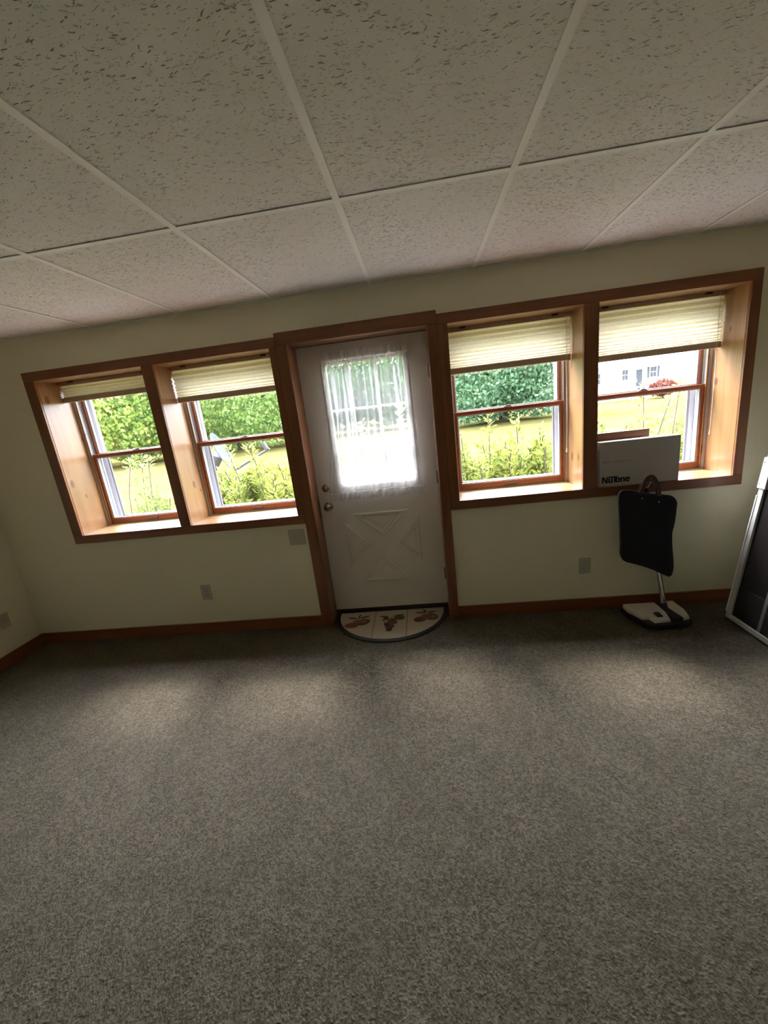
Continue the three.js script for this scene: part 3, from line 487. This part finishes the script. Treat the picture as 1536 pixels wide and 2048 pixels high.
// trees: trunk, limbs and a crown of single leaves
const mapleLeaf = (() => { const s = new THREE.Shape(), t = [[0, -0.5], [0.2, -0.28], [0.5, -0.3], [0.36, 0], [0.5, 0.2], [0.2, 0.2], [0, 0.5], [-0.2, 0.2], [-0.5, 0.2], [-0.36, 0], [-0.5, -0.3], [-0.2, -0.28]]; t.forEach((p, i) => (i ? s.lineTo(...p) : s.moveTo(...p))); return new THREE.ShapeGeometry(s); })();
function tree(name, label, [x, z], crowns, trunkR, n, size, tone, seed, group) {
  const g = thing(name, label, 'tree', [x, -0.15, z], { group }), r = rng(seed), top = crowns[0][1];
  const tr = mesh('trunk', rod([0, 0, 0], [crowns[0][0] * 0.3, top, crowns[0][2] * 0.3], trunkR, trunkR * 0.45, 12), barkMat, g);
  for (const c of crowns.slice(1)) mesh('limb', tube([[0, top * 0.45, 0], [c[0] * 0.5, (top * 0.45 + c[1]) / 2 + 0.3, c[2] * 0.5], [c[0], c[1], c[2]]], trunkR * 0.28, 8, 6), barkMat, g);
  const im = new THREE.InstancedMesh(mapleLeaf, leafMat(1, 1, 1), n), m = new THREE.Matrix4(), q = new THREE.Quaternion(), e = new THREE.Euler(), col = new THREE.Color();
  const vol = crowns.map((c) => c[3] * c[4]), tot = vol.reduce((a, b) => a + b, 0);
  for (let k = 0; k < n; k++) {
    let w = r() * tot, i = 0; while (i < crowns.length - 1 && w > vol[i]) w -= vol[i++];
    const [cx, cy, cz, R, RY] = crowns[i], th = r() * Math.PI * 2, c = r() * 2 - 1, s = Math.sqrt(1 - c * c), f = (0.72 + 0.32 * r()) * (0.82 + 0.3 * vn(th * 3 + 9, c * 4 + 9, 32, 32, seed));
    e.set(r() * 6.3, r() * 6.3, r() * 6.3); q.setFromEuler(e); const sz = size * (0.7 + 0.6 * r());
    m.compose(new THREE.Vector3(cx + R * f * s * Math.cos(th), Math.max(0.1 + 0.2 * r(), cy + RY * f * c), cz + R * f * s * Math.sin(th)), q, new THREE.Vector3(sz, sz, sz)); im.setMatrixAt(k, m);
    const v = 0.7 + 0.6 * r(); col.setRGB(tone[0] * v * (0.85 + 0.3 * r()), tone[1] * v, tone[2] * v); im.setColorAt(k, col);
  }
  im.name = 'foliage'; im.userData.kind = 'stuff'; im.castShadow = im.receiveShadow = true; g.add(im); return g;
}
const bright = [0.18, 0.25, 0.05], deep = [0.085, 0.165, 0.055], cool = [0.105, 0.20, 0.10];
tree('maple_tree', 'bright green tree seen through the window farthest from the door', [-23, -24], [[0, 4.6, 0, 6, 4.5], [4.4, 3.3, 1.6, 3.8, 3.2], [-3.8, 3.4, 1.4, 4.0, 3.2]], 0.3, 26000, 0.22, bright, 101, 'trees behind the lawn');
tree('maple_tree', 'green tree with hanging branches behind the satellite dish', [-13.2, -25.5], [[0, 4.7, 0, 5.4, 4.6], [3.4, 3.4, 2.0, 3.4, 3.2], [-3.9, 3.4, 1.7, 3.8, 3.2]], 0.3, 26000, 0.21, [0.14, 0.215, 0.055], 102, 'trees behind the lawn');
tree('maple_tree', 'dark green tree seen through the sheer door curtain', [-5, -31], [[0, 5.4, 0, 4.6, 5.0], [2.8, 4.2, 1.7, 2.8, 3.8], [-2.6, 4.0, 1.5, 2.8, 3.8]], 0.34, 18000, 0.27, deep, 103, 'trees behind the lawn');
tree('maple_tree', 'cool green tree with low skirts behind the hinge side window', [5.4, -25], [[0, 4.6, 0, 3.8, 4.5], [-2.0, 3.2, 2.0, 2.8, 3.1], [2.0, 3.2, 1.7, 2.4, 3.1]], 0.3, 26000, 0.21, cool, 104, 'trees behind the lawn');
for (const [x, z, R, y, sd] of [[-38, -38, 5, 3.2, 1], [-29, -40, 5, 3, 2], [-20, -41, 5, 3.2, 3], [-11, -42, 5, 3.3, 4], [-3, -44, 4.6, 3.2, 5], [4, -42, 3.6, 3, 6], [9, -43, 3.4, 2.8, 7]])
  tree('background_tree', 'broad dark green tree in the row across the far side of the lawn', [x, z], [[0, y, 0, R, y - 0.2]], 0.3, 4000, 0.5, deep, 200 + sd, 'trees in the far row');
tree('evergreen_tree', 'bluish evergreen beside the far white house', [25.5, -36], [[0, 1.6, 0, 1.6, 1.6], [0, 3.2, 0, 1.0, 1.6]], 0.14, 2200, 0.3, [0.05, 0.065, 0.075], 301);
tree('red_leaf_shrub', 'round reddish bush in front of the far white house', [18.3, -30.5], [[0, 0.75, 0, 0.95, 0.62]], 0.05, 1800, 0.13, [0.12, 0.035, 0.022], 302).userData.category = 'shrub';

// shrubs right outside the glass: stems, a mass of leaves, and the single leaves of the tall sprigs
function shrub(label, [x, z], stems, tone, seed, sprigTone) {
  const g = thing('leafy_shrub', label, 'shrub', [x, -0.15, z], { group: 'shrubs under the windows' }), r = rng(seed), mats = [leafMat(...tone), leafMat(tone[0] * 0.8, tone[1] * 0.9, tone[2] * 0.9)], sp = leafMat(...(sprigTone || tone)), G = [], geoA = leafShape(0.062, 0.026), geoB = leafShape(0.085, 0.034);
  const place = (L, P, dir, tw) => { const q = new THREE.Quaternion().setFromUnitVectors(up, dir.clone().normalize()).multiply(new THREE.Quaternion().setFromAxisAngle(up, tw)); return new THREE.Matrix4().compose(P, q, new THREE.Vector3(L, L, L)); };
  let singles = 0;
  for (const [dx, dz, h, lean, dense] of stems) {
    const pts = [0, 0.35, 0.7, 1].map((t) => new THREE.Vector3(dx + lean * t * t + (r() - 0.5) * 0.05 * t, h * t, dz + (r() - 0.5) * 0.12 * t)), cv = new THREE.CatmullRomCurve3(pts);
    mesh('stem', new THREE.TubeGeometry(cv, 8, 0.005, 5), barkMat, g);
    const n = Math.round(h * 130 * dense);
    for (let k = 0; k < n; k++) {
      const t = 0.22 + 0.78 * Math.pow(r(), 0.8), P = cv.getPoint(Math.min(1, t)), spread = 0.15 * (1.15 - t) * dense + 0.012, th = r() * 6.28, d = new THREE.Vector3(Math.cos(th), 0.35 + 0.7 * r(), Math.sin(th));
      P.add(new THREE.Vector3(Math.cos(th) * spread * r(), (r() - 0.5) * 0.06, Math.sin(th) * spread * r()));
      const M4 = place(0.6 + 0.6 * r(), P, d, r() * 6.28);
      if (t > 0.84 && singles < 60) { const m = mesh('leaf', geoB, sp, g); m.applyMatrix4(M4); singles++; } else G.push([geoA, M4]);
    }
  }
  const half = G.length >> 1;
  [G.slice(0, half), G.slice(half)].forEach((part, i) => { const m = mesh('foliage', mergeGeometries(part.map(([geo, M4]) => geo.clone().applyMatrix4(M4))), mats[i], g); m.userData.kind = 'stuff'; });
  return g;
}
const bush = (seed, n, w, d, h0, h1, dense) => { const r = rng(seed); return Array.from({ length: n }, () => [(r() - 0.5) * w, (r() - 0.5) * d, h0 + (h1 - h0) * r(), (r() - 0.5) * 0.25, dense]); };
const yg = [0.21, 0.235, 0.05];
shrub('sparse shrub outside the window farthest from the door', [-3.12, -1.15], [...bush(1, 18, 0.6, 0.4, 0.85, 1.15, 1.0), [0.1, 0, 1.55, 0.1, 0.9], [0.2, 0.05, 1.45, 0.1, 0.9], [0.0, 0.05, 1.5, 0.1, 0.9]], [0.19, 0.225, 0.07], 11);
shrub('dense leafy shrub below the satellite dish', [-1.72, -1.1], [...bush(2, 60, 1.05, 0.5, 0.9, 1.3, 1.25), [-0.02, 0.1, 1.5, -0.16, 0.7], [0.14, 0.08, 1.5, -0.1, 0.8], [0.4, 0.05, 1.45, 0.05, 0.9]], yg, 12);
shrub('dense leafy shrub outside the window on the hinge side of the door', [0.62, -1.1], [...bush(3, 60, 0.8, 0.45, 0.85, 1.27, 1.25), [-0.3, 0.1, 1.38, -0.06, 0.8], [-0.12, 0.1, 1.52, 0.02, 0.6], [0.16, 0.12, 1.42, -0.05, 0.9], [0.32, 0.1, 1.36, 0.02, 0.7]], yg, 13);
shrub('open shrub with dark sprigs outside the window with the white box', [1.86, -1.1], [...bush(4, 24, 0.4, 0.4, 0.95, 1.34, 1.1).map((s) => [s[0] + 0.3, ...s.slice(1)]), [-0.4, 0.05, 1.52, -0.03, 1.1], [-0.44, 0, 1.35, 0.03, 1.1], [-0.2, 0.05, 1.3, 0.02, 1.1], [-0.05, 0.05, 1.62, 0.02, 0.7], [0.12, 0.05, 1.6, 0.1, 0.7], [0.0, 0.1, 1.5, 0.1, 0.8], [0.28, 0.05, 1.6, 0.06, 0.6]], [0.20, 0.24, 0.07], 14, [0.08, 0.10, 0.04]);
shrub('slim leafy sapling seen through the sheer door curtain', [-0.55, -3.6], [[0.3, 0, 1.75, 0.15, 0.8], [0.15, 0.1, 1.7, 0.02, 0.8], [0.45, 0, 1.7, 0.2, 0.8], [-0.3, 0, 1.5, -0.2, 0.8]], [0.3, 0.34, 0.16], 15);

{ // satellite dish on a mast
  const g = thing('satellite_dish', 'blue-grey satellite dish with feed arm outside the window by the door', 'satellite dish', [-2.62, -0.46, -1.95]); g.scale.setScalar(1.1875);
  const grey = phys({ color: lin(0.05, 0.066, 0.115), roughness: 0.85, specularIntensity: 0.2 }), dark = std({ color: lin(0.03, 0.033, 0.036), roughness: 0.6 });
  mesh('mast', rod([0, 0, 0], [0, 1.3, 0], 0.02), grey, g);
  const n = new THREE.Vector3(0.90, 0.373, -0.21).normalize(), q = new THREE.Quaternion().setFromUnitVectors(up, n), C = new THREE.Vector3(0.13, 1.435, 0.02);
  const rim = []; for (let k = 0; k <= 14; k++) { const r = 0.205 * k / 14; rim.push([r, 0.035 * (k / 14) ** 2]); } for (let k = 14; k >= 0; k--) { const r = 0.2025 * k / 14; rim.push([r, 0.035 * (k / 14) ** 2 - 0.006]); }
  mesh('reflector', lathe(rim, 48).applyQuaternion(q).translate(C.x, C.y, C.z), grey, g);
  const bot = new THREE.Vector3(0, 0, 0).addScaledVector(new THREE.Vector3(0, 1, 0).addScaledVector(n, -n.y).normalize(), -0.215).addScaledVector(n, 0.03).add(C);
  const arm = mesh('feed_arm', rod(bot.toArray(), [0.66, 1.43, 0.08], 0.011), dark, g);
  mesh('feed_horn', rod([0.64, 1.42, 0.078], [0.60, 1.49, 0.07], 0.02, 0.026), dark, arm);
  mesh('bracket', rod([0, 1.28, 0], [C.x - n.x * 0.03, C.y - n.y * 0.03, C.z - n.z * 0.03], 0.045, 0.06), dark, g);
  mesh('brace', rod([0.0, 1.12, 0.01], bot.toArray(), 0.009), dark, g);
}
{ // white house across the lawn
  const g = thing('white_house', 'white house with pale roof across the lawn', 'house', [18, -0.15, -35]);
  const wallM = phys({ color: lin(0.78, 0.79, 0.80), roughness: 0.9, specularIntensity: 0.2 }), roofM = std({ color: lin(0.45, 0.40, 0.40), roughness: 0.9 }), win = std({ color: lin(0.02, 0.024, 0.03), roughness: 0.5 }), sh = std({ color: lin(0.03, 0.034, 0.042), roughness: 0.7 });
  mesh('wall', box(-7, 2.6, 0, 2.95, -7, 0, 0), wallM, g);
  const rf = new THREE.BufferGeometry(); { const s = new THREE.Shape([[0.6, 2.85], [-3.5, 4.9], [-7.6, 2.85], [-7.6, 3.02], [-3.5, 5.1], [0.6, 3.02]].map((p) => new THREE.Vector2(...p))); const e = new THREE.ExtrudeGeometry(s, { depth: 10.4, bevelEnabled: false }); e.rotateY(-Math.PI / 2).translate(3.0, 0, 0); mesh('roof', e, roofM, g); }
  { const s = poly([[0, 2.95], [-7, 2.95], [-3.5, 4.85]], 0.1, 0).rotateY(-Math.PI / 2).translate(2.6, 0, 0); mesh('gable', s, wallM, g); }
  for (const [x, y0, y1, w] of [[-0.35, 1.62, 2.45, 0.46], [1.92, 1.62, 2.45, 0.5], [-2.6, 1.5, 2.4, 0.46], [-4.8, 1.5, 2.4, 0.46]]) {
    const f = mesh('window', ring(x - w / 2 - 0.06, x + w / 2 + 0.06, y0 - 0.06, y1 + 0.06, 0.06, 0.06, 0.06, 0.06, 0, 0.05), wallM, g);
    for (const i of [0, 1]) for (const j of [0, 1]) mesh('pane', box(x - w / 2 + i * (w / 2) + 0.01, x - w / 2 + (i + 1) * w / 2 - 0.01, y0 + j * (y1 - y0) / 2 + 0.02, y0 + (j + 1) * (y1 - y0) / 2 - 0.02, 0.005, 0.02, 0), win, f);
    if (x > 1) for (const s of [-1, 1]) mesh('shutter', box(x + s * (w / 2 + 0.15) - 0.08, x + s * (w / 2 + 0.15) + 0.08, y0 - 0.03, y1 + 0.03, 0.01, 0.05, 0.005), sh, g);
  }
  mesh('door', box(0.55, 1.05, 0.3, 2.35, 0.005, 0.03, 0), sh, g); mesh('downpipe', rod([2.52, 0, 0.06], [2.52, 2.85, 0.06], 0.05), wallM, g); mesh('gutter', box(-7.4, 2.95, 2.86, 2.97, 0.6, 0.7, 0.01), wallM, g);
}
{ // closed patio parasol
  const g = thing('closed_parasol', 'closed white patio parasol in front of the far house', 'parasol', [15.9, -0.15, -30]), cl = std({ color: lin(0.80, 0.80, 0.79), roughness: 0.9 });
  mesh('pole', rod([0, 0, 0], [0, 2.5, 0], 0.025), cl, g); mesh('canopy', lathe([[0.02, 2.5], [0.08, 2.3], [0.2, 1.6], [0.24, 1.4], [0.2, 1.38], [0.03, 1.4]], 10), cl, g);
  const f = thing('deck_railing', 'low white deck railing in front of the far house', 'railing', [17, -0.15, -31.5]);
  mesh('rail', box(-5, 3.6, 0.95, 1.03, -0.04, 0.04, 0.01), cl, f); mesh('rail', box(-5, 3.6, 0.12, 0.2, -0.04, 0.04, 0.01), cl, f);
  for (let k = 0; k <= 28; k++) mesh('baluster', box(-5 + k * 0.305, -4.94 + k * 0.305, 0.2, 0.95, -0.03, 0.03, 0), cl, f);
}

renderer.render(scene, camera);
